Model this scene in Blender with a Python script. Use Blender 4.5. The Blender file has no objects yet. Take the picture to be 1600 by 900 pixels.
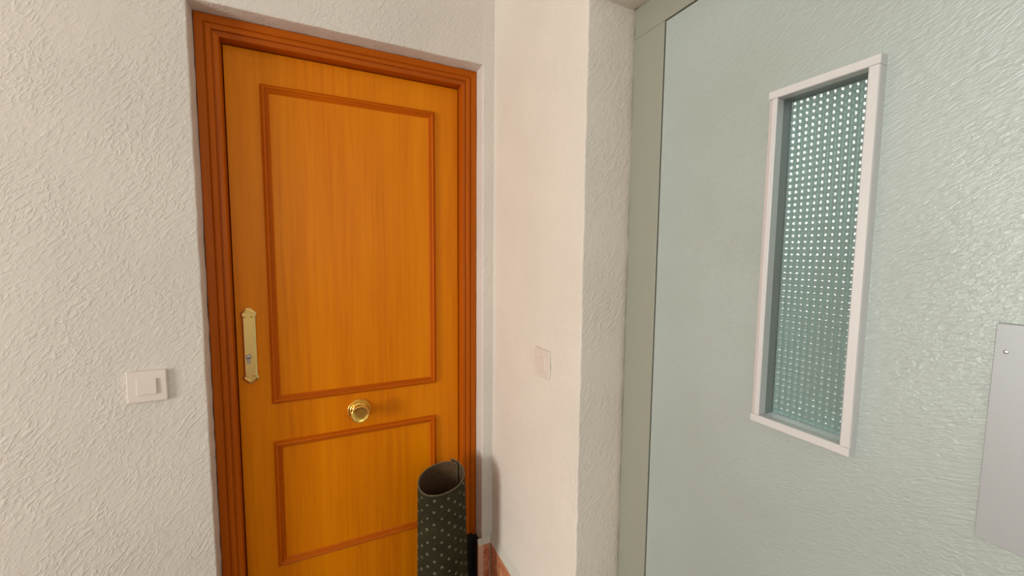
import bpy, bmesh, math, random
from mathutils import Vector, Matrix
random.seed(7)
SC = bpy.context.scene
COL = SC.collection

# ------------------------------------------------------------------ camera
YAW, PITCH, ROLL = math.radians(25.954), math.radians(-4.709), math.radians(0.494)
cd = bpy.data.cameras.new('camera'); cam = bpy.data.objects.new('camera', cd); COL.objects.link(cam)
cd.sensor_width = 36.0; cd.lens = 633.68 / 1600 * 36.0; cd.clip_start = 0.02
fw = Vector((math.sin(YAW)*math.cos(PITCH), math.cos(YAW)*math.cos(PITCH), math.sin(PITCH)))
rt = Vector((math.cos(YAW), -math.sin(YAW), 0)); up = rt.cross(fw)
r2 = math.cos(ROLL)*rt + math.sin(ROLL)*up; u2 = -math.sin(ROLL)*rt + math.cos(ROLL)*up
M = Matrix((( r2.x, u2.x, -fw.x, 0.0), (r2.y, u2.y, -fw.y, -1.5), (r2.z, u2.z, -fw.z, 1.30), (0, 0, 0, 1)))
cam.matrix_world = M
SC.camera = cam

# ------------------------------------------------------------------ world, lights, exposure
w = bpy.data.worlds.new('sky'); SC.world = w; w.use_nodes = True
w.node_tree.nodes['Background'].inputs[0].default_value = (0.75, 0.86, 1.0, 1)
w.node_tree.nodes['Background'].inputs[1].default_value = 1.5

def area(name, loc, target, sx, sy, power, colr):
    l = bpy.data.lights.new(name, 'AREA'); l.shape = 'RECTANGLE'; l.size = sx; l.size_y = sy
    l.energy = power; l.color = colr
    o = bpy.data.objects.new(name, l); COL.objects.link(o); o.location = loc
    o.rotation_euler = (Vector(target)-Vector(loc)).to_track_quat('-Z', 'Y').to_euler()
    return o
# daylight in the low stair window of the left wall, and in the window behind the camera
area('window_daylight', (-4.12, -1.65, 1.15), (0.0, -1.0, 1.05), 0.95, 1.40, 185, (1.0, 0.98, 0.945))
area('rear_window_daylight', (0.0, -3.42, 1.75), (0.0, 0.0, 1.75), 1.2, 1.0, 13, (0.86, 0.95, 1.0))

vs = SC.view_settings
vs.view_transform = 'Standard'; vs.look = 'None'; vs.gamma = 1.0; vs.use_curve_mapping = False
vs.exposure = -0.42
SC.render.film_transparent = False

# ------------------------------------------------------------------ helpers
def srgb(r, g, b):
    f = lambda c: (c/12.92 if c <= .04045 else ((c+.055)/1.055)**2.4)
    return (f(r/255), f(g/255), f(b/255), 1)

WLOC = {}
def tag(o, label=None, cat=None, group=None, kind=None):
    if label: o['label'] = label
    if cat: o['category'] = cat
    if group: o['group'] = group
    if kind: o['kind'] = kind
    return o
def empty(name, loc, label=None, cat=None, group=None, kind=None):
    o = bpy.data.objects.new(name, None); COL.objects.link(o); o.location = loc
    o.empty_display_size = 0.05
    WLOC[o] = Vector(loc)
    return tag(o, label, cat, group, kind)
def obj(name, bm, mats, parent=None, smooth=False, bevel=0, segs=2, angle=None):
    """links bm (world coordinates) as one mesh object, kept relative to its parent's base"""
    off = WLOC.get(parent, Vector((0, 0, 0)))
    bmesh.ops.recalc_face_normals(bm, faces=bm.faces)
    if off.length: bmesh.ops.translate(bm, verts=bm.verts, vec=-off)
    me = bpy.data.meshes.new(name); bm.to_mesh(me); bm.free()
    for m in (mats if isinstance(mats, (list, tuple)) else [mats]): me.materials.append(m)
    if smooth:
        for p in me.polygons: p.use_smooth = True
        if angle: me.set_sharp_from_angle(angle=math.radians(angle))
    o = bpy.data.objects.new(name, me); COL.objects.link(o)
    if parent: o.parent = parent
    WLOC[o] = off.copy()
    if bevel:
        b = o.modifiers.new('bevel', 'BEVEL'); b.width = bevel; b.segments = segs; b.limit_method = 'ANGLE'
        b.angle_limit = math.radians(40)
    return o
def box(bm, x0, x1, y0, y1, z0, z1):
    v = [bm.verts.new((x, y, z)) for x in (x0, x1) for y in (y0, y1) for z in (z0, z1)]
    for f in ((0,1,3,2), (4,6,7,5), (0,4,5,1), (2,3,7,6), (0,2,6,4), (1,5,7,3)):
        bm.faces.new([v[i] for i in f])
    return v
def boxbm(*a):
    bm = bmesh.new(); box(bm, *a); return bm
def rings(bm, rr, close=True, cap=True):
    """skin a list of rings of points"""
    vv = [[bm.verts.new(p) for p in r] for r in rr]
    n = len(vv[0])
    for a, b in zip(vv[:-1], vv[1:]):
        for i in range(n if close else n-1):
            j = (i+1) % n
            bm.faces.new((a[i], a[j], b[j], b[i]))
    if cap:
        bm.faces.new(vv[0]); bm.faces.new(list(reversed(vv[-1])))
    return vv
def bar(p0, p1, inward, out, prof, m0=1, m1=1):
    """a mitred length of moulding; prof = (u inward, v outward); m = mitre at each end"""
    bm = bmesh.new(); p0 = Vector(p0); p1 = Vector(p1); inward = Vector(inward); out = Vector(out)
    d = (p1-p0).normalized()
    a = [p0 + d*(u*m0) + inward*u + out*v for u, v in prof]
    b = [p1 - d*(u*m1) + inward*u + out*v for u, v in prof]
    rings(bm, [a, b])
    return bm
def lathe(prof, n=40, axis='y', c=(0, 0, 0)):
    """prof = (radius, distance along the axis)"""
    bm = bmesh.new(); rr = []
    for r, d in prof:
        ring = []
        for i in range(n):
            t = 2*math.pi*i/n; a, b = r*math.cos(t), r*math.sin(t)
            ring.append((c[0]+a, c[1]+d, c[2]+b) if axis == 'y' else (c[0]+d, c[1]+a, c[2]+b))
        rr.append(ring)
    rings(bm, rr)
    return bm
def prism(pts, y0, y1, inset=0, dep=0):
    """outline in x,z extruded along -y from y0 to y1, the front edge chamfered by inset and dep"""
    bm = bmesh.new()
    cx = sum(p[0] for p in pts)/len(pts)
    def ins(d):
        out = []; n = len(pts)
        for i in range(n):
            a, b, c = Vector(pts[i-1]), Vector(pts[i]), Vector(pts[(i+1) % n])
            e1, e2 = (b-a).normalized(), (c-b).normalized()
            n1, n2 = Vector((-e1.y, e1.x)), Vector((-e2.y, e2.x))
            m = (n1+n2); m = m/max(m.length_squared, .3)*2/1 if m.length > 1e-6 else n1
            m = (n1+n2).normalized(); k = d/max(m.dot(n1), .35)
            out.append(b+m*k)
        return out
    rr = [[(p[0], y0, p[1]) for p in pts], [(p[0], y1+dep, p[1]) for p in pts]]
    if inset: rr.append([(p.x, y1, p.y) for p in ins(inset)])
    rings(bm, rr)
    return bm

# ------------------------------------------------------------------ materials
def mat(name, base, rough=.6, metal=0, spec=.5, coat=0):
    m = bpy.data.materials.new(name); m.use_nodes = True
    nt = m.node_tree; b = nt.nodes['Principled BSDF']
    b.inputs['Base Color'].default_value = base; b.inputs['Roughness'].default_value = rough
    b.inputs['Metallic'].default_value = metal; b.inputs['Specular IOR Level'].default_value = spec
    b.inputs['Coat Weight'].default_value = coat
    return m, nt, b
def N(nt, t, **k):
    n = nt.nodes.new(t)
    for a, v in k.items():
        if a in n.inputs.keys(): n.inputs[a].default_value = v
        else: setattr(n, a, v)
    return n
def L(nt, a, b): nt.links.new(a, b)
def coords(nt, scale=(1, 1, 1), rot=(0, 0, 0), out='Object'):
    tc = N(nt, 'ShaderNodeTexCoord'); mp = N(nt, 'ShaderNodeMapping')
    mp.inputs['Rotation'].default_value = rot
    L(nt, tc.outputs[out], mp.inputs['Vector'])
    m2 = N(nt, 'ShaderNodeMapping'); m2.inputs['Scale'].default_value = scale      # turned first, then stretched
    L(nt, mp.outputs['Vector'], m2.inputs['Vector']); return m2.outputs['Vector']
def ramp(nt, fac, stops):
    r = N(nt, 'ShaderNodeValToRGB'); e = r.color_ramp.elements
    while len(e) < len(stops): e.new(.5)
    for s, (p, c) in zip(e, stops): s.position = p; s.color = c
    L(nt, fac, r.inputs['Fac']); return r.outputs['Color']
def bump(nt, h, bsdf, strength, dist, prev=None):
    b = N(nt, 'ShaderNodeBump'); b.inputs['Strength'].default_value = strength; b.inputs['Distance'].default_value = dist
    L(nt, h, b.inputs['Height'])
    if prev: L(nt, prev, b.inputs['Normal'])
    if bsdf: L(nt, b.outputs['Normal'], bsdf.inputs['Normal'])
    return b.outputs['Normal']

def plaster(name, base, streak=(1, 1, 1), rot=(0, 0, 0), strength=.5, dist=.004, scale=70):
    """painted stucco: short trowelled ridges lying along one slant"""
    m, nt, b = mat(name, base, .75, spec=.3)
    v0 = coords(nt)
    wob = N(nt, 'ShaderNodeTexNoise', Scale=5.0, Detail=2.0); L(nt, v0, wob.inputs['Vector'])
    v = coords(nt, streak, rot)
    add = N(nt, 'ShaderNodeMix', data_type='VECTOR'); add.inputs['Factor'].default_value = .045
    L(nt, v, add.inputs[4]); L(nt, wob.outputs['Color'], add.inputs[5])
    n1 = N(nt, 'ShaderNodeTexNoise', Scale=float(scale), Detail=2.0, Roughness=.5, Distortion=.6)
    L(nt, add.outputs[1], n1.inputs['Vector'])
    r1 = ramp(nt, n1.outputs['Fac'], [(.44, (0, 0, 0, 1)), (.74, (1, 1, 1, 1))])
    # ridges come in patches
    pt = N(nt, 'ShaderNodeTexNoise', Scale=6.0, Detail=3.0); L(nt, v0, pt.inputs['Vector'])
    pr = ramp(nt, pt.outputs['Fac'], [(.32, (.25, .25, .25, 1)), (.62, (1, 1, 1, 1))])
    mul = N(nt, 'ShaderNodeMath', operation='MULTIPLY'); L(nt, r1, mul.inputs[0]); L(nt, pr, mul.inputs[1])
    nn = bump(nt, mul.outputs[0], None, strength, dist)
    n2 = N(nt, 'ShaderNodeTexNoise', Scale=9.0, Detail=4.0); L(nt, v0, n2.inputs['Vector'])
    bump(nt, n2.outputs['Fac'], b, .35, .006, nn)
    c = N(nt, 'ShaderNodeTexNoise', Scale=2.2, Detail=5.0); L(nt, v0, c.inputs['Vector'])
    dk = tuple(x*.93 for x in base[:3])+(1,); lt = tuple(min(1, x*1.03) for x in base[:3])+(1,)
    L(nt, ramp(nt, c.outputs['Fac'], [(.3, dk), (.7, lt)]), b.inputs['Base Color'])
    return m
R45 = math.radians(45)
WALLC = (.70, .66, .59, 1)
M_wallA = plaster('stucco_front', WALLC, (1, 1, .42), (0, math.radians(-40), 0), .4, .004, 122)
M_wallB = plaster('stucco_right', (.74, .685, .60, 1), (1, 1, .42), (0, math.radians(-40), 0), .36, .0035, 122)
M_plain = plaster('stucco_plain', WALLC, strength=.3)
M_ceil = plaster('ceiling_paint', (.78, .75, .70, 1), strength=.1)

def wood(name, dark, mid, light, grain='z', rough=.40):
    m, nt, b = mat(name, mid, rough, spec=.15)
    s = {'z': (1, 1, .035), 'x': (.035, 1, 1)}[grain]
    v = coords(nt, s)
    n1 = N(nt, 'ShaderNodeTexNoise', Scale=55.0, Detail=6.0, Roughness=.65, Distortion=.4); L(nt, v, n1.inputs['Vector'])
    v2 = coords(nt, tuple(x if x < 1 else 1 for x in s))
    n2 = N(nt, 'ShaderNodeTexNoise', Scale=7.0, Detail=3.0, Distortion=.6); L(nt, v2, n2.inputs['Vector'])
    n3 = N(nt, 'ShaderNodeTexNoise', Scale=330.0, Detail=2.0); L(nt, v, n3.inputs['Vector'])
    mx = N(nt, 'ShaderNodeMath', operation='MULTIPLY_ADD'); L(nt, n1.outputs['Fac'], mx.inputs[0]); mx.inputs[1].default_value = .55
    m2 = N(nt, 'ShaderNodeMath', operation='MULTIPLY'); L(nt, n2.outputs['Fac'], m2.inputs[0]); m2.inputs[1].default_value = .45
    L(nt, m2.outputs[0], mx.inputs[2])
    L(nt, ramp(nt, mx.outputs[0], [(.33, dark), (.5, mid), (.68, light)]), b.inputs['Base Color'])
    bump(nt, n3.outputs['Fac'], b, .06, .001)
    return m
M_leaf = wood('varnished_veneer', srgb(198, 104, 0), srgb(215, 123, 0), srgb(225, 135, 0))
M_mould = wood('moulding_wood', srgb(172, 78, 0), srgb(190, 92, 0), srgb(202, 104, 0))
M_mouldx = wood('moulding_wood_across', srgb(172, 78, 0), srgb(190, 92, 0), srgb(202, 104, 0), 'x')
M_cas = wood('casing_wood', srgb(156, 70, 4), srgb(176, 84, 4), srgb(190, 96, 6), 'z', .4)
M_casx = wood('casing_wood_across', srgb(156, 70, 4), srgb(176, 84, 4), srgb(190, 96, 6), 'x', .4)

def metal(name, base, rough, brushed=None, metalness=1.0):
    m, nt, b = mat(name, base, rough, metalness)
    if brushed:
        n = N(nt, 'ShaderNodeTexNoise', Scale=400.0, Detail=3.0); L(nt, coords(nt, brushed), n.inputs['Vector'])
        bump(nt, n.outputs['Fac'], b, .12, .0006)
    else:
        n = N(nt, 'ShaderNodeTexNoise', Scale=60.0, Detail=3.0); L(nt, coords(nt), n.inputs['Vector'])
        bump(nt, n.outputs['Fac'], b, .03, .0006)
    return m
M_brass = metal('polished_brass', (.86, .59, .14, 1), .17)
M_brassplate = metal('satin_brass', (.78, .59, .23, 1), .20, (1, 1, .03))
M_steel = metal('dull_steel', (.42, .37, .33, 1), .38)
M_black = mat('keyway_black', (.01, .01, .01, 1), .6)[0]
M_alu = metal('anodised_aluminium', (.72, .725, .725, 1), .34, (1, 1, .04), .3)
M_alulin = metal('grey_lining', (.34, .36, .35, 1), .4, (1, 1, .04), .4)
M_sill_lit = metal('sill_painted_light', (.86, .90, .91, 1), .3, (1, .05, 1), .2)  # light falling on the sill is put into this pale blue base colour
M_plaque = metal('matt_aluminium', (.40, .43, .435, 1), .42, (1, .05, 1), .3)
M_screw = metal('screw_steel', (.55, .54, .54, 1), .35)

def liftpaint():
    m, nt, b = mat('leather_grain_steel', (.42, .44, .38, 1), .42, .25, .5)
    v0 = coords(nt)
    wob = N(nt, 'ShaderNodeTexNoise', Scale=4.0, Detail=2.0); L(nt, v0, wob.inputs['Vector'])
    v = coords(nt, (1, .40, 1.2), (math.radians(24), 0, 0))
    add = N(nt, 'ShaderNodeMix', data_type='VECTOR'); add.inputs['Factor'].default_value = .05
    L(nt, v, add.inputs[4]); L(nt, wob.outputs['Color'], add.inputs[5])
    n = N(nt, 'ShaderNodeTexNoise', Scale=210.0, Detail=3.0, Roughness=.6, Distortion=.6); L(nt, add.outputs[1], n.inputs['Vector'])
    nn = bump(nt, n.outputs['Fac'], None, .55, .0022)
    n2 = N(nt, 'ShaderNodeTexNoise', Scale=6.0, Detail=3.0); L(nt, v0, n2.inputs['Vector'])
    bump(nt, n2.outputs['Fac'], b, .15, .004, nn)
    c = N(nt, 'ShaderNodeTexNoise', Scale=3.0, Detail=4.0); L(nt, v0, c.inputs['Vector'])
    L(nt, ramp(nt, c.outputs['Fac'], [(.3, (.42, .478, .440, 1)), (.7, (.46, .530, .505, 1))]), b.inputs['Base Color'])
    return m
M_lift = liftpaint()
def framepaint():
    m, nt, b = mat('grey_green_frame_paint', (.32, .325, .26, 1), .5, .1)
    n = N(nt, 'ShaderNodeTexNoise', Scale=120.0, Detail=3.0); L(nt, coords(nt, (1, 1, .3)), n.inputs['Vector'])
    bump(nt, n.outputs['Fac'], b, .15, .0015)
    return m
M_liftframe = framepaint()
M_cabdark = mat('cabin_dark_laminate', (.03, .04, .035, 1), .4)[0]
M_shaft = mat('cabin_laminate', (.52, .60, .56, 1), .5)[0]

def glass():
    m, nt, b = mat('textured_glass', (.47, .64, .59, 1), .07, 0, .5)
    b.inputs['Transmission Weight'].default_value = .62; b.inputs['IOR'].default_value = 1.5
    return m
M_glass = glass()
def clearpane():
    m = bpy.data.materials.new('clear_pane'); m.use_nodes = True; nt = m.node_tree; nt.nodes.clear()
    o = N(nt, 'ShaderNodeOutputMaterial'); t = N(nt, 'ShaderNodeBsdfTransparent'); g = N(nt, 'ShaderNodeBsdfGlossy')
    g.inputs['Roughness'].default_value = .02
    x = N(nt, 'ShaderNodeMixShader'); x.inputs[0].default_value = .06
    L(nt, t.outputs[0], x.inputs[1]); L(nt, g.outputs[0], x.inputs[2]); L(nt, x.outputs[0], o.inputs[0])
    return m
M_pane = clearpane()

def plastic():
    m, nt, b = mat('ivory_plastic', (.70, .64, .56, 1), .38, 0, .5)
    n = N(nt, 'ShaderNodeTexNoise', Scale=90.0, Detail=2.0); L(nt, coords(nt), n.inputs['Vector'])
    bump(nt, n.outputs['Fac'], b, .03, .001)
    return m
M_plastic = plastic()
def marble():
    m, nt, b = mat('red_marble', (.4, .14, .08, 1), .28)
    v = coords(nt, (1, 1, .5))
    n = N(nt, 'ShaderNodeTexNoise', Scale=60.0, Detail=7.0, Roughness=.7, Distortion=1.2); L(nt, v, n.inputs['Vector'])
    L(nt, ramp(nt, n.outputs['Fac'], [(.30, srgb(110, 38, 18)), (.40, srgb(176, 84, 52)), (.50, srgb(206, 132, 94)), (.66, srgb(222, 170, 128))]), b.inputs['Base Color'])
    return m
M_marble = marble()
M_tileend = mat('pale_tile_edge', srgb(222, 182, 156), .5)[0]
M_grout = mat('pale_grout', srgb(215, 195, 175), .8)[0]
M_fillet = plaster('painted_fillet', (.66, .63, .55, 1), strength=.3)
def floorm():
    m, nt, b = mat('terrazzo', (.5, .4, .33, 1), .35)
    n = N(nt, 'ShaderNodeTexVoronoi', Scale=90.0); L(nt, coords(nt), n.inputs['Vector'])
    L(nt, ramp(nt, n.outputs['Distance'], [(.2, (.30, .17, .11, 1)), (.6, (.22, .13, .09, 1))]), b.inputs['Base Color'])
    return m
M_floor = floorm()
M_blocker = mat('blocker_black', (.05, .045, .04, 1), .9)[0]  # for the unseen backing added behind the door leaf
M_nearblack = mat('near_black', (.008, .008, .008, 1), .6)[0]  # near-black for the recess return and the block at the jamb foot
def backing():
    m, nt, b = mat('ribbed_mat_backing', (.035, .032, .018, 1), .8, 0, .12)
    tc = N(nt, 'ShaderNodeTexCoord'); mp = N(nt, 'ShaderNodeMapping'); L(nt, tc.outputs['UV'], mp.inputs['Vector'])
    mp.inputs['Rotation'].default_value = (0, 0, math.radians(45))
    wv = N(nt, 'ShaderNodeTexWave', Scale=52.0, Distortion=.6); wv.bands_direction = 'X'; wv.inputs['Detail Scale'].default_value = 8
    L(nt, mp.outputs['Vector'], wv.inputs['Vector'])
    nz = N(nt, 'ShaderNodeTexNoise', Scale=14.0, Detail=4.0); L(nt, tc.outputs['UV'], nz.inputs['Vector'])
    c1 = ramp(nt, wv.outputs['Fac'], [(.25, (.003, .003, .0015, 1)), (.75, (.066, .060, .028, 1))])
    mx = N(nt, 'ShaderNodeMix', data_type='RGBA', blend_type='MULTIPLY'); mx.inputs[0].default_value = .6
    L(nt, c1, mx.inputs[6]); L(nt, ramp(nt, nz.outputs['Fac'], [(.3, (.5, .5, .45, 1)), (.7, (1.2, 1.2, 1.0, 1))]), mx.inputs[7])
    L(nt, mx.outputs[2], b.inputs['Base Color'])
    bump(nt, wv.outputs['Fac'], b, .6, .002)
    return m
M_back = backing()
def pile():
    m, nt, b = mat('brown_carpet_pile', (.07, .035, .012, 1), .95)
    n = N(nt, 'ShaderNodeTexNoise', Scale=350.0, Detail=3.0); L(nt, coords(nt), n.inputs['Vector'])
    L(nt, ramp(nt, n.outputs['Fac'], [(.35, (.045, .022, .007, 1)), (.65, (.12, .065, .022, 1))]), b.inputs['Base Color'])
    bump(nt, n.outputs['Fac'], b, .8, .004)
    return m
M_pile = pile()
M_nub = mat('grey_rubber_nub', (.105, .10, .066, 1), .6)[0]
M_edge = mat('frayed_mat_edge', (.11, .09, .05, 1), .9)[0]

# ------------------------------------------------------------------ measures of the place (metres)
XL, XR, YB, ZC = -4.0, 0.646, -3.3, 2.55       # room: left wall, right wall, back wall, ceiling
OL, OR, OT = -0.308, 0.5985, 2.0205            # opening of the flat's door
YF, YD = 0.0644, 0.1094                        # faces of the casing and of the leaf
NY, NT, XE = -0.603, 1.962, 0.8019             # lift niche: side, soffit, face of the lift door
NY2 = -1.62
FLOOR = -0.09

def wob(seed, amp, step=.035):
    rnd = random.Random(seed); tab = [rnd.uniform(-1, 1) for _ in range(400)]
    def f(t):
        s = (t+3)/step; i = int(math.floor(s)); a = s-i; a = a*a*(3-2*a)
        return amp*(tab[i % 400]*(1-a)+tab[(i+1) % 400]*a)
    return f
def zsteps(z0, z1, st=.02):
    n = max(1, int((z1-z0)/st)); return [z0+(z1-z0)*i/n for i in range(n+1)]
def arc(cx, cy, r, a0, a1, n=4):
    return [(cx+r*math.cos(math.radians(a0+(a1-a0)*i/n)), cy+r*math.sin(math.radians(a0+(a1-a0)*i/n))) for i in range(n+1)]

# ------------------------------------------------------------------ walls
# front wall: left of the door, right of the door, above it
bm = bmesh.new()
w1, w2, w3 = wob(1, .0012), wob(2, .0014), wob(11, .0010)
rr = []
for z in zsteps(FLOOR, ZC):
    r = .004 if z < OT else .00002
    k = 1 if z < OT+.01 else 0
    dx, db = w1(z)*k, w2(z)*k
    ring = [(XL-.2, .22), (XL-.2, 0)] + [(px+dx, py) for px, py in arc(OL-r, r, r, -90, 0)] + [(OL+db, YF+.005), (OL, .22)]
    rr.append([(x, y, z) for x, y in ring])
rings(bm, rr)
rr = []
for z in zsteps(FLOOR, ZC):
    r = .006 if z < OT else .00002
    k = 1 if z < OT+.01 else 0
    dx = w3(z)*k
    ring = [(XR+.05, .22), (OR, .22), (OR+w2(z+.7)*k*.5, YF+.005)] + [(px+dx, py) for px, py in arc(OR+r, r, r, 180, 270)] + [(XR+.05, 0)]
    rr.append([(x, y, z) for x, y in ring])
rings(bm, rr)
rr = []
for x in zsteps(OL, OR):
    r = .004; dz = w1(x+.5)
    ring = [(.22, ZC), (.22, OT), (YF+.005, OT+w2(x+.3))] + [(py, pz+dz) for py, pz in arc(r, OT+r, r, 270, 180)] + [(0, ZC)]
    rr.append([(x, y, z) for y, z in ring])
rings(bm, rr)
wall_front = tag(obj('wall_front', bm, M_wallA, smooth=True, angle=50), kind='structure')

# right wall with the lift niche
bm = bmesh.new(); w4, w5 = wob(4, .0014), wob(5, .0022, .022)
rr = []
for z in zsteps(FLOOR, ZC):
    r = .005 if z < NT else .00002
    k = 1 if z < NT+.01 else 0
    ring = [(XR, .22), ] + [(px+w4(z)*k, py) for px, py in arc(XR+r, NY+r, r, 180, 270)] + \
           [(XE-.02, NY), (XE-.006, NY-.001*k), (XE+.003, NY+.002+w5(z)*k), (XE+.003, .22)]
    rr.append([(x, y, z) for x, y in ring])
rings(bm, rr)
rr = []
for y in zsteps(NY2, NY+.02):
    r = .005; dz = w4(y)
    ring = [(XR, ZC)] + [(px, pz+dz) for px, pz in arc(XR+r, NT+r, r, 180, 270)] + [(XE-.012, NT-.001), (XE+.003, NT+.003+w5(y)), (XE+.003, ZC)]
    rr.append([(x, y, z) for x, z in ring])
rings(bm, rr)
box(bm, XR, XE+.003, YB-.2, NY2, FLOOR, ZC)
tag(obj('wall_right', bm, M_wallB, smooth=True, angle=50), kind='structure')

def wall_with_window(name, axis, pos, back, a0, a1, b0, b1, w0, w1_, z0, z1, m):
    bm = bmesh.new()
    for (p, q, s, t) in ((a0, w0, FLOOR, ZC), (w1_, a1, FLOOR, ZC), (w0, w1_, FLOOR, z0), (w0, w1_, z1, ZC)):
        if axis == 'x': box(bm, back, pos, p, q, s, t)
        else: box(bm, p, q, back, pos, s, t)
    return tag(obj(name, bm, m), kind='structure')
wall_with_window('wall_left', 'x', XL, XL-.2, YB-.2, 0.0, 0, 0, -2.20, -1.10, .40, 1.90, M_plain)
wall_with_window('wall_back', 'y', YB, YB-.2, XL, XR, 0, 0, -.62, .62, 1.25, 2.25, M_plain)
tag(obj('floor', boxbm(XL-.2, XE, YB-.2, .22, FLOOR-.1, FLOOR), M_floor), kind='structure')
tag(obj('ceiling', boxbm(XL-.2, XE+.003, YB-.2, .22, ZC, ZC+.1), M_ceil), kind='structure')

def window(name, axis, pos, w0, w1_, z0, z1):
    root = empty(name, (pos, (w0+w1_)/2, z0) if axis == 'x' else ((w0+w1_)/2, pos, z0), kind='structure')
    def bx(nm, a, b, c, d, t, m):
        obj(nm, boxbm(pos-t, pos+t, a, b, c, d) if axis == 'x' else boxbm(a, b, pos-t, pos+t, c, d), m, root)
    bx('window_frame', w0, w0+.04, z0, z1, .02, M_alu); bx('window_frame', w1_-.04, w1_, z0, z1, .02, M_alu)
    bx('window_frame', w0+.04, w1_-.04, z0, z0+.04, .02, M_alu); bx('window_frame', w0+.04, w1_-.04, z1-.04, z1, .02, M_alu)
    mid = (w0+w1_)/2
    bx('mullion', mid-.015, mid+.015, z0+.04, z1-.04, .015, M_alu)
    bx('pane', w0+.04, mid-.015, z0+.04, z1-.04, .002, M_pane); bx('pane', mid+.015, w1_-.04, z0+.04, z1-.04, .002, M_pane)
window('window_1', 'x', XL-.05, -2.20, -1.10, .40, 1.90)
window('window_2', 'y', YB-.05, -.62, .62, 1.25, 2.25)

tag(obj('sky_blocker', boxbm(OL-.05, OR+.05, .20, .30, FLOOR, ZC), M_blocker), kind='structure')  # unseen dark backing, added to keep sky light out of the door gaps

# ------------------------------------------------------------------ marble skirting with a painted sloping top
SK, ST = .014, .093
ZF = FLOOR
def fillet(bm, pts):
    rings(bm, pts)
def skirt(name, run, base):
    root = empty(name, base, kind='structure'); return root
sr = skirt('baseboard_right', None, (XR, -.3, FLOOR))
y = -.0145; i = 0
for ln in (.285, .305):
    y1 = max(y-ln, NY+.001)
    obj('tile', boxbm(XR-SK, XR-.0002, y1, y-.0015, ZF, ST), M_marble, sr, bevel=.0012)
    y = y1
bm = bmesh.new(); wf = wob(21, .0016)
fillet(bm, [[(XR-SK+.001, yy, ST), (XR-.0002, yy, ST), (XR-.0002, yy, ST+.040+wf(yy)), (XR-.003, yy, ST+.034+wf(yy))] for yy in zsteps(NY+.001, -.0005)])
obj('plaster_fillet', bm, M_fillet, sr)
sf = skirt('baseboard_front', None, (.6, 0, FLOOR))
obj('tile', boxbm(.6025, XR-SK-.003, -SK, -.0002, ZF, ST-.002), M_marble, sf, bevel=.0012)
obj('grout_joint', boxbm(XR-SK-.003, XR-SK-.0002, -SK+.001, -.0002, ZF, ST-.004), M_grout, sf)
bm = bmesh.new()
fillet(bm, [[(xx, -SK+.001, ST-.0015), (xx, -.0002, ST-.0015), (xx, -.0002, ST+.020+wf(xx)), (xx, -.003, ST+.015+wf(xx))] for xx in zsteps(.580, XR-.001)])
obj('plaster_fillet', bm, M_fillet, sf)
# return into the door recess
obj('tile', boxbm(.5785, OR-.0016, -.0005, YF-.001, ZF, ST-.001), M_nearblack, sf, bevel=.0012)
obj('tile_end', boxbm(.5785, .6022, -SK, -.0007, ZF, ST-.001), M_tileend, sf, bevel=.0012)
obj('jamb_foot_block', boxbm(.532, .5783, YF-.016, YF-.0032, ZF, ST+.010), M_nearblack, sf, bevel=.0012)  # near-black block set over the foot of the right jamb
# left of the door the skirting runs out of the picture's foot
sl = skirt('baseboard_left', None, (-2.1, 0, FLOOR))
x = OL-.004
for k in range(12):
    obj('tile', boxbm(max(x-.30, XL), x-.0015, -SK, -.0002, ZF, ST), M_marble, sl, bevel=.0012); x -= .30

# ------------------------------------------------------------------ the flat's wooden door
CW = .0605
CP = [(0, -.085), (0, -.0015), (.0012, 0), (.0225, -.0003), (.0245, -.0032), (.0262, -.0008), (.030, .0022), (.0365, .0026),
      (.0415, .0004), (.0435, -.0058), (.0462, -.0062), (.0475, -.0028), (.0565, -.0030), (.0595, -.0042), (CW, -.0062), (CW, -.085)]
G = .0014
tr = empty('trim_1', (.145, YF, FLOOR), kind='structure')
obj('jamb', bar((OL+G, YF, FLOOR), (OL+G, YF, OT-G), (1, 0, 0), (0, -1, 0), CP, 0, 1), M_cas, tr)
obj('jamb', bar((OR-.0012, YF, FLOOR), (OR-.0012, YF, OT-G), (-1, 0, 0), (0, -1, 0), CP, 0, 1), M_cas, tr)
obj('header', bar((OL+G, YF, OT-G), (OR-.0012, YF, OT-G), (0, 0, -1), (0, -1, 0), CP, 1, 1), M_casx, tr)

dr = empty('door_1', (.145, YD, FLOOR), kind='structure')
LX0, LX1, LZ1 = OL+CW+G+.003, OR-CW-.0012-.003, OT-CW-G-.003
obj('leaf', boxbm(LX0, LX1, YD, YD+.036, FLOOR+.006, LZ1), M_leaf, dr, bevel=.0015)
MP = [(0, -.002), (0, .0045), (.0018, .0062), (.0042, .0048), (.0052, .0070), (.0075, .0112), (.0105, .0128), (.0132, .0112),
      (.0148, .0062), (.0170, .0052), (.0182, .0066), (.0202, .0066), (.0212, .0036), (.0228, .0044), (.0248, .0034), (.0272, .0), (.0272, -.002)]
def panel(x0, x1, z0, z1):
    for p, q, inn, m in (((x0, YD, z0), (x0, YD, z1), (1, 0, 0), M_mould), ((x1, YD, z0), (x1, YD, z1), (-1, 0, 0), M_mould),
                         ((x0, YD, z0), (x1, YD, z0), (0, 0, 1), M_mouldx), ((x0, YD, z1), (x1, YD, z1), (0, 0, -1), M_mouldx)):
        obj('moulding', bar(p, q, inn, (0, -1, 0), MP), m, dr)
panel(-.1475, .4385, .7712, 1.8525)
panel(-.1475, .4355, .1665, .6345)

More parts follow.
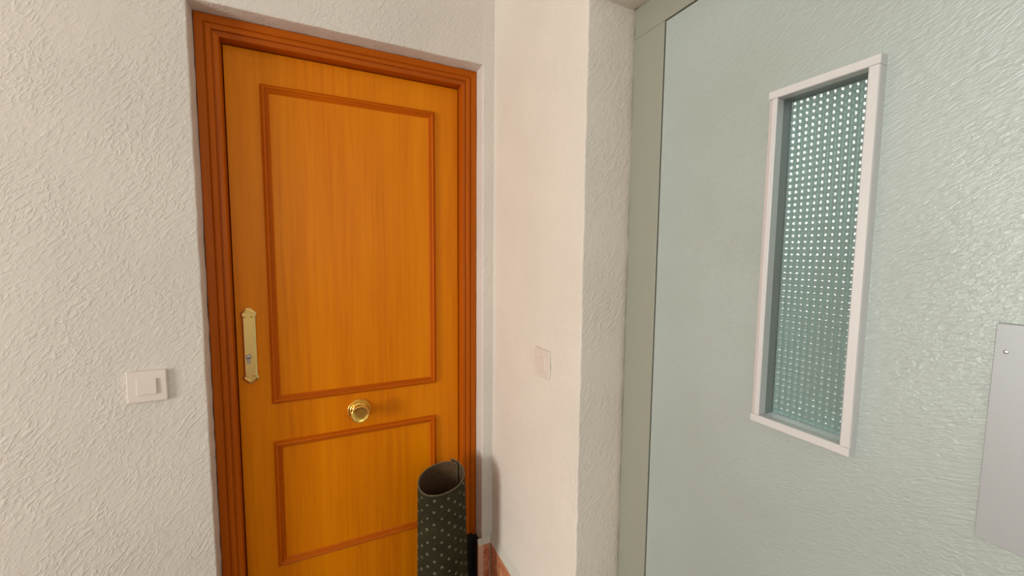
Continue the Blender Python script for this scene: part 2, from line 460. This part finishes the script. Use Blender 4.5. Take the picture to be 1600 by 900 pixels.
# lock plate
cx, z0, z1 = -.2055, .853, 1.114
hw, he = .0195, .0232
o1 = [(cx, z0), (cx+he*.3, z0+.0022), (cx+he, z0+.017), (cx+he*.97, z0+.026), (cx+hw, z0+.032), (cx+hw, z1-.032), (cx+he*.97, z1-.026),
      (cx+he, z1-.017), (cx+he*.3, z1-.0022), (cx, z1), (cx-he*.3, z1-.0022), (cx-he, z1-.017), (cx-he*.97, z1-.026), (cx-hw, z1-.032),
      (cx-hw, z0+.032), (cx-he*.97, z0+.026), (cx-he, z0+.017), (cx-he*.3, z0+.0022)]
lp = obj('lock_plate', prism(o1, YD, YD-.0085, .0048, .0024), M_brassplate, dr); lp['label'] = 'satin brass lock plate with pointed ends'
def orn(zb, s):   # small shell ornament: a raised chevron and two round bosses near each pointed end
    pts = [(cx-.016, zb+s*.010), (cx, zb+s*.0), (cx+.016, zb+s*.010), (cx+.0155, zb+s*.014), (cx, zb+s*.0055), (cx-.0155, zb+s*.014)]
    if s < 0: pts = pts[::-1]
    obj('ornament', prism(pts, YD-.008, YD-.0105, .0008, .001), M_brass, lp)
    for sx in (-1, 1):
        bm2 = lathe([(.0042, -.0078), (.0038, -.0095), (.0022, -.0108), (.0006, -.0113)], 14, 'y', (cx+sx*.0098, YD, zb+s*.0225))
        obj('boss', bm2, M_brass, lp, smooth=True)
orn(z0+.007, 1); orn(z1-.007, -1)
cy_z = .9475
pts = [(cx-.004+.009*math.cos(math.radians(a)), cy_z+.009*math.sin(math.radians(a))) for a in range(-56, 237, 12)]
pts = pts + [(cx-.004-.0048, cy_z-.020), (cx-.004-.003, cy_z-.0235), (cx-.004+.003, cy_z-.0235), (cx-.004+.0048, cy_z-.020)]
cyl = obj('lock_cylinder', prism(pts, YD-.008, YD-.0125, .0006, .0008), M_steel, lp)
bm = lathe([(.0066, -.0122), (.0064, -.0140), (.0055, -.0146), (.0008, -.0146)], 20, 'y', (cx-.004, YD, cy_z)); obj('key_plug', bm, M_steel, lp, smooth=True, angle=40)
obj('keyhole', boxbm(cx-.0046, cx-.0034, YD-.0150, YD-.0140, cy_z-.005, cy_z+.0035), M_black, lp)

# knob
kc = (.1365, YD, .7055)
kr = obj('knob_rose', lathe([(.0405, 0), (.0412, -.0035), (.0402, -.0065), (.0375, -.0078), (.0350, -.0062), (.0335, -.0050), (.0325, -.0082), (.0300, -.0095), (.0285, -.0078), (.0250, -.0085), (.0205, -.0125), (.0185, -.0180), (.0175, -.021)], 48, 'y', kc), M_brass, dr, smooth=True, angle=60)
kn = obj('door_knob', lathe([(.0165, -.017), (.0160, -.026), (.0175, -.033), (.0235, -.0385), (.0290, -.0425), (.0322, -.0475), (.0328, -.0525), (.0318, -.0570), (.0298, -.0592), (.0280, -.0590), (.0262, -.0572), (.0180, -.0562), (.0080, -.0558), (.0006, -.0557)], 48, 'y', kc), M_brass, dr, smooth=True, angle=60)
kn['label'] = 'round polished brass knob with a dished face'

# ------------------------------------------------------------------ lift door, its frame, its window and its plate
lf = empty('trim_2', (XE, -1.1, FLOOR), kind='structure')
GY, GZ = -.7095, 1.8845
obj('jamb', boxbm(XE, XE+.05, GY, NY+.004, FLOOR, GZ+.0003), M_liftframe, lf, bevel=.0015)
obj('jamb', boxbm(XE, XE+.05, NY2-.02, -1.5245, FLOOR, GZ+.0003), M_liftframe, lf, bevel=.0015)
obj('header', boxbm(XE+.0003, XE+.05, NY2-.02, NY+.004, GZ+.0008, NT+.02), M_liftframe, lf, bevel=.0012)
bmb = boxbm(XE+.03, XE+.05, -1.5245, GY, GZ-.02, GZ+.0008)
obj('door_stop', bmb, M_black, lf)
obj('door_stop', boxbm(XE+.03, XE+.05, GY-.02, GY, FLOOR, GZ-.02), M_black, lf)

ld = empty('door_2', (XE, -1.1, FLOOR), kind='structure')
DY0, DY1, DZ1 = -1.5200, GY-.0055, GZ-.0045
WY0, WY1, WZ0, WZ1 = -1.1655, -.9978, .9712, 1.6102
def ringleaf(x0, x1, y0, y1, z0, z1, a0, a1, b0, b1):
    bm = bmesh.new()
    o = [(y0, z0), (y1, z0), (y1, z1), (y0, z1)]; n = [(a0, b0), (a1, b0), (a1, b1), (a0, b1)]
    V = {}
    for s, x in ((0, x0), (1, x1)):
        V[s] = ([bm.verts.new((x, *p)) for p in o], [bm.verts.new((x, *p)) for p in n])
        for i in range(4):
            j = (i+1) % 4; bm.faces.new((V[s][0][i], V[s][0][j], V[s][1][j], V[s][1][i]))
    for k in (0, 1):
        for i in range(4):
            j = (i+1) % 4; bm.faces.new((V[0][k][i], V[0][k][j], V[1][k][j], V[1][k][i]))
    return bm
TH = .0155
obj('leaf', ringleaf(XE-.0005, XE+.028, DY0, DY1, FLOOR+.006, DZ1, WY0+TH-.003, WY1-TH+.003, WZ0+TH-.003, WZ1-TH+.003), M_lift, ld, bevel=.001)
XF, XG = XE-.0195, XE+.0262
# aluminium glazing bead: u from the outer edge inwards, v out of the door (towards the landing)
WP = [(0, .0), (0, .0165), (.0065, .0185), (.0072, .0195), (.0142, .0195), (TH, .0183), (TH, -.0005), (TH-.003, -.0005), (TH-.003, .0)]
WPR = [(0, .0), (0, .0172), (.0012, .0195), (.0142, .0195), (TH, .0183), (TH, -.0005), (TH-.003, -.0005), (TH-.003, .0)]
P = lambda y, z: (XE-.0006, y, z)
obj('window_rail', bar(P(WY0-.001, WZ1), P(WY1+.0005, WZ1), (0, 0, -1), (-1, 0, 0), WPR, 0, 0), M_alu, ld)
obj('window_rail', bar(P(WY0, WZ0), P(WY1+.0005, WZ0), (0, 0, 1), (-1, 0, 0), WPR, 0, 0), M_alu, ld)
obj('window_stile', bar(P(WY1, WZ0+TH+.0006), P(WY1, WZ1-TH-.0006), (0, -1, 0), (-1, 0, 0), WP, 0, 0), M_alu, ld)
obj('window_stile', bar(P(WY0-.001, WZ0+TH+.0006), P(WY0-.001, WZ1-TH-.0006), (0, 1, 0), (-1, 0, 0), WPR, 0, 0), M_alu, ld)
# lining of the opening, back to the glass
iy0, iy1, iz0, iz1 = WY0+TH-.0025, WY1-TH+.0025, WZ0+TH-.0025, WZ1-TH+.0025
xa, xb = XE-.0015, XE+.040
obj('lining', boxbm(xa, xb, iy0+.0003, iy0+.0022, iz0, iz1), M_alulin, ld); obj('lining', boxbm(xa, xb, iy1-.0022, iy1-.0003, iz0, iz1), M_alulin, ld)
obj('lining', boxbm(xa, xb, iy0+.0022, iy1-.0022, iz0+.0003, iz0+.0022), M_sill_lit, ld); obj('lining', boxbm(xa, xb, iy0+.0022, iy1-.0022, iz1-.0022, iz1-.0003), M_alulin, ld)
# cast glass: small square lenses
gy0, gy1, gz0, gz1 = iy0+.0034, iy1-.0034, iz0+.0036, iz1-.0034
NCY, NCZ, SB = 12, 52, 10
bm = bmesh.new(); ny, nz = NCY*SB, NCZ*SB
def lens(a, b):
    fa, fb = 1-(a % 1), b % 1           # fa runs to the hinge side away, fb upwards
    ha = .0022*(1-(fa/.7)**1.5) if fa < .7 else .0022*((fa-.7)/.3)
    x = .0117*fb; top = -.036*.00936+16.3*.00936**2
    hb = -.036*x+16.3*x*x if fb < .8 else top*(1-(fb-.8)/.2)
    return ha+hb
gridv = [[bm.verts.new((XG-lens(j/SB, i/SB), gy0+(gy1-gy0)*j/ny, gz0+(gz1-gz0)*i/nz)) for j in range(ny+1)] for i in range(nz+1)]
for i in range(nz):
    for j in range(ny):
        bm.faces.new((gridv[i][j], gridv[i][j+1], gridv[i+1][j+1], gridv[i+1][j]))
bk = [[bm.verts.new((XG+.0045, gy0+(gy1-gy0)*j/ny, zz)) for j in range(ny+1)] for zz in (gz0, gz1)]
for j in range(ny): bm.faces.new((bk[0][j], bk[0][j+1], bk[1][j+1], bk[1][j]))
for g, b in ((gridv[0], bk[0]), (gridv[-1], bk[1])):
    for j in range(ny): bm.faces.new((g[j], g[j+1], b[j+1], b[j]))
for c in (0, -1): bm.faces.new([r[c] for r in gridv]+[bk[1][c], bk[0][c]])
gp = obj('glass_pane', bm, M_glass, ld, smooth=True, angle=28); gp['label'] = 'greenish cast glass pane of small square lenses'
# plate by the opening side
pl = obj('push_plate', boxbm(XE-.0070, XE-.0008, -1.4700, -1.3065, .924, 1.217), M_plaque, ld, bevel=.0008)
pl['label'] = 'matt aluminium plate screwed to the lift door'
for (yy, zz) in ((-1.317, 1.181), (-1.459, 1.181)):
    obj('screw', lathe([(.0026, -.0068), (.0025, -.0073), (.0016, -.0076), (.0004, -.0076)], 14, 'x', (XE, yy, zz)), M_screw, pl, smooth=True)

# lift cabin behind the glass
c0, c1 = XE+.12, XE+1.15
cb = empty('wall_cabin', (XE+.6, -1.1, FLOOR), kind='structure')
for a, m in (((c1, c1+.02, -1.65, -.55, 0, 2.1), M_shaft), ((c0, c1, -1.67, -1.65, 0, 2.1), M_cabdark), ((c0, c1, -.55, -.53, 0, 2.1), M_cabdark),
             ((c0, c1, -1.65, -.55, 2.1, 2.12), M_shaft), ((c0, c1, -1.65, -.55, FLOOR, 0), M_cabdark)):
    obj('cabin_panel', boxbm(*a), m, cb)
area('cabin_lamp', (XE+.55, -1.1, 2.08), (XE+.55, -1.1, 0),   .5, .5, 16, (.85, .97, 1.0))

# ------------------------------------------------------------------ light switches
def switch(loc, face, label, flat):
    """face: 'y' = on the front wall (faces -y), 'x' = on the right wall (faces -x)"""
    root = empty('light_switch', loc, label, 'light switch')
    def place(nm, outline, y0, y1, ins, dep, m, par):
        bm = prism(outline, y0, y1, ins, dep)
        if face == 'x':
            for v in bm.verts: v.co = Vector((v.co.y, -v.co.x, v.co.z))
        bmesh.ops.translate(bm, verts=bm.verts, vec=Vector(loc))
        return obj(nm, bm, m, par)
    def sq(h, r):
        out = []
        for sx, sz, a in ((1, -1, -90), (1, 1, 0), (-1, 1, 90), (-1, -1, 180)):
            out += [(sx*(h-r)+r*math.cos(math.radians(a+t)), sz*(h-r)+r*math.sin(math.radians(a+t))) for t in (0, 30, 60, 90)]
        return out
    t = .007 if flat else .0105
    place('cover_plate', sq(.0455, .003), 0.0, -t, .0022, .0025, M_plastic, root)
    place('rocker_seat', sq(.0236, .0016), -t+.001, -t-.0004, .0004, .0003, M_plastic, root)
    rk = place('rocker', sq(.0228, .0022), -t, -t-(.0022 if flat else .0046), .0014, .0016, M_plastic, root)
    if flat:
        place('indicator', [(-.003, .0135), (.003, .0135), (.003, .0155), (-.003, .0155)], -t-.0018, -t-.0026, .0002, .0002, M_screw, rk)
    return root
switch((-.4455, -.0002, .9105), 'y', 'ivory rocker light switch on the rough wall left of the wooden door', False)
switch((XR-.0002, -.4060, .9585), 'x', 'ivory rocker light switch on the wall between wooden door and lift', True)

# ------------------------------------------------------------------ rolled door mat standing in the corner of the doorway
RC = Vector((.405, -.072)); ZT = .462
mr = empty('rolled_mat', (RC.x, RC.y, FLOOR), 'rolled dark mat with dotted ribbed backing standing before the wooden door', 'door mat')
TURN0, TURN1 = math.radians(-335), math.radians(48)     # inner end ... outer end (right, towards the door)
def spiral(t, z, off):
    """t in 0..1 along the sheet, off = offset outwards"""
    a = TURN0 + (TURN1-TURN0)*t
    lay = max(0.0, (a-math.radians(-300))/(2*math.pi))
    r = .0815 + .0085*lay + off
    r *= 1 + .15*(1-z/ZT)*(.45+.55*max(0, math.cos(a-.25)))
    r += .004*math.sin(2*a+.8)
    # outer end springs open a little
    e = max(0, (a-math.radians(5))/math.radians(47)); r += .007*e*e
    return Vector((RC.x+r*math.cos(a), RC.y+r*math.sin(a), z)), a
def ztop(t):
    a = TURN0 + (TURN1-TURN0)*t
    e = max(0, (a-math.radians(-70))/math.radians(122))
    return ZT + .020*math.cos(a-math.radians(52)) + .006*min(1, e)**3 + .002*math.sin(3*a)
NTT, NZ = 150, 26; ZB = FLOOR+.002
LEN = .087*(TURN1-TURN0)
def sheet(off, flip=False):
    bm = bmesh.new(); uv = bm.loops.layers.uv.new('UVMap'); vv = []
    for i in range(NTT+1):
        t = i/NTT; zt = ztop(t)
        vv.append([(bm.verts.new(spiral(t, ZB+(zt-ZB)*k/NZ, off)[0]), (t*LEN, (zt-ZB)*k/NZ)) for k in range(NZ+1)])
    for i in range(NTT):
        for k in range(NZ):
            q = [vv[i][k], vv[i+1][k], vv[i+1][k+1], vv[i][k+1]]
            f = bm.faces.new([x[0] for x in q])
            for l, x in zip(f.loops, q): l[uv].uv = x[1]
    return bm
TK = .0052
obj('mat_backing', sheet(0), M_back, mr, smooth=True)
obj('mat_pile', sheet(-TK), M_pile, mr, smooth=True)
# frayed edge binding between backing and pile: along the top, the foot and both ends
bm = bmesh.new(); rnd = random.Random(3)
def strip(pa, pb, bulge):
    va = [bm.verts.new(p) for p in pa]; vb = [bm.verts.new(p) for p in pb]; vm = [bm.verts.new(p) for p in bulge]
    for i in range(len(pa)-1):
        bm.faces.new((va[i], va[i+1], vm[i+1], vm[i])); bm.faces.new((vm[i], vm[i+1], vb[i+1], vb[i]))
ts = [i/NTT for i in range(NTT+1)]
strip([spiral(t, ztop(t), .0004)[0] for t in ts], [spiral(t, ztop(t), -TK-.0004)[0] for t in ts],
      [spiral(t, ztop(t), -TK/2)[0]+Vector((0, 0, .0015+rnd.uniform(0, .0022))) for t in ts])
for t in (0, 1):
    zs = [ZB+(ztop(t)-ZB)*k/NZ for k in range(NZ+1)]
    d = Vector((0, 0, 0))
    strip([spiral(t, z, .0004)[0] for z in zs], [spiral(t, z, -TK-.0004)[0] for z in zs], [spiral(t+(.004 if t else -.004), z, -TK/2)[0] for z in zs])
obj('mat_edge', bm, M_edge, mr)
# rubber nubs in a staggered lattice over the backing
bm = bmesh.new(); sp = .0265
row = 0; z = ZB+.012
while z < ZT+.02:
    s = (row % 2)*sp/1.0 + .006
    while s < LEN-.006:
        t = s/LEN
        if z < ztop(t)-.010 and t > .13:
            p, a = spiral(t, z, 0); e = .0006
            p2, _ = spiral(min(1, t+.004), z, 0); tx = (p2-p).normalized(); tz = Vector((0, 0, 1)); n = tx.cross(tz).normalized()
            if n.dot(Vector((math.cos(a), math.sin(a), 0))) < 0: n = -n
            jr = rnd.uniform(.0050, .0068); q = p+tx*rnd.uniform(-.002, .002)+tz*rnd.uniform(-.002, .002)
            r0 = [bm.verts.new(q - n*.0004 + tx*jr*math.cos(k*math.pi/4)+tz*jr*math.sin(k*math.pi/4)) for k in range(8)]
            r1 = [bm.verts.new(q + n*.0012 + tx*jr*.7*math.cos(k*math.pi/4)+tz*jr*.7*math.sin(k*math.pi/4)) for k in range(8)]
            for k in range(8): bm.faces.new((r0[k], r0[(k+1) % 8], r1[(k+1) % 8], r1[k]))
            bm.faces.new(r1)
        s += sp*2
    z += sp*.86; row += 1
nb = obj('rubber_nubs', bm, M_nub, mr, smooth=True); nb['kind'] = 'stuff'
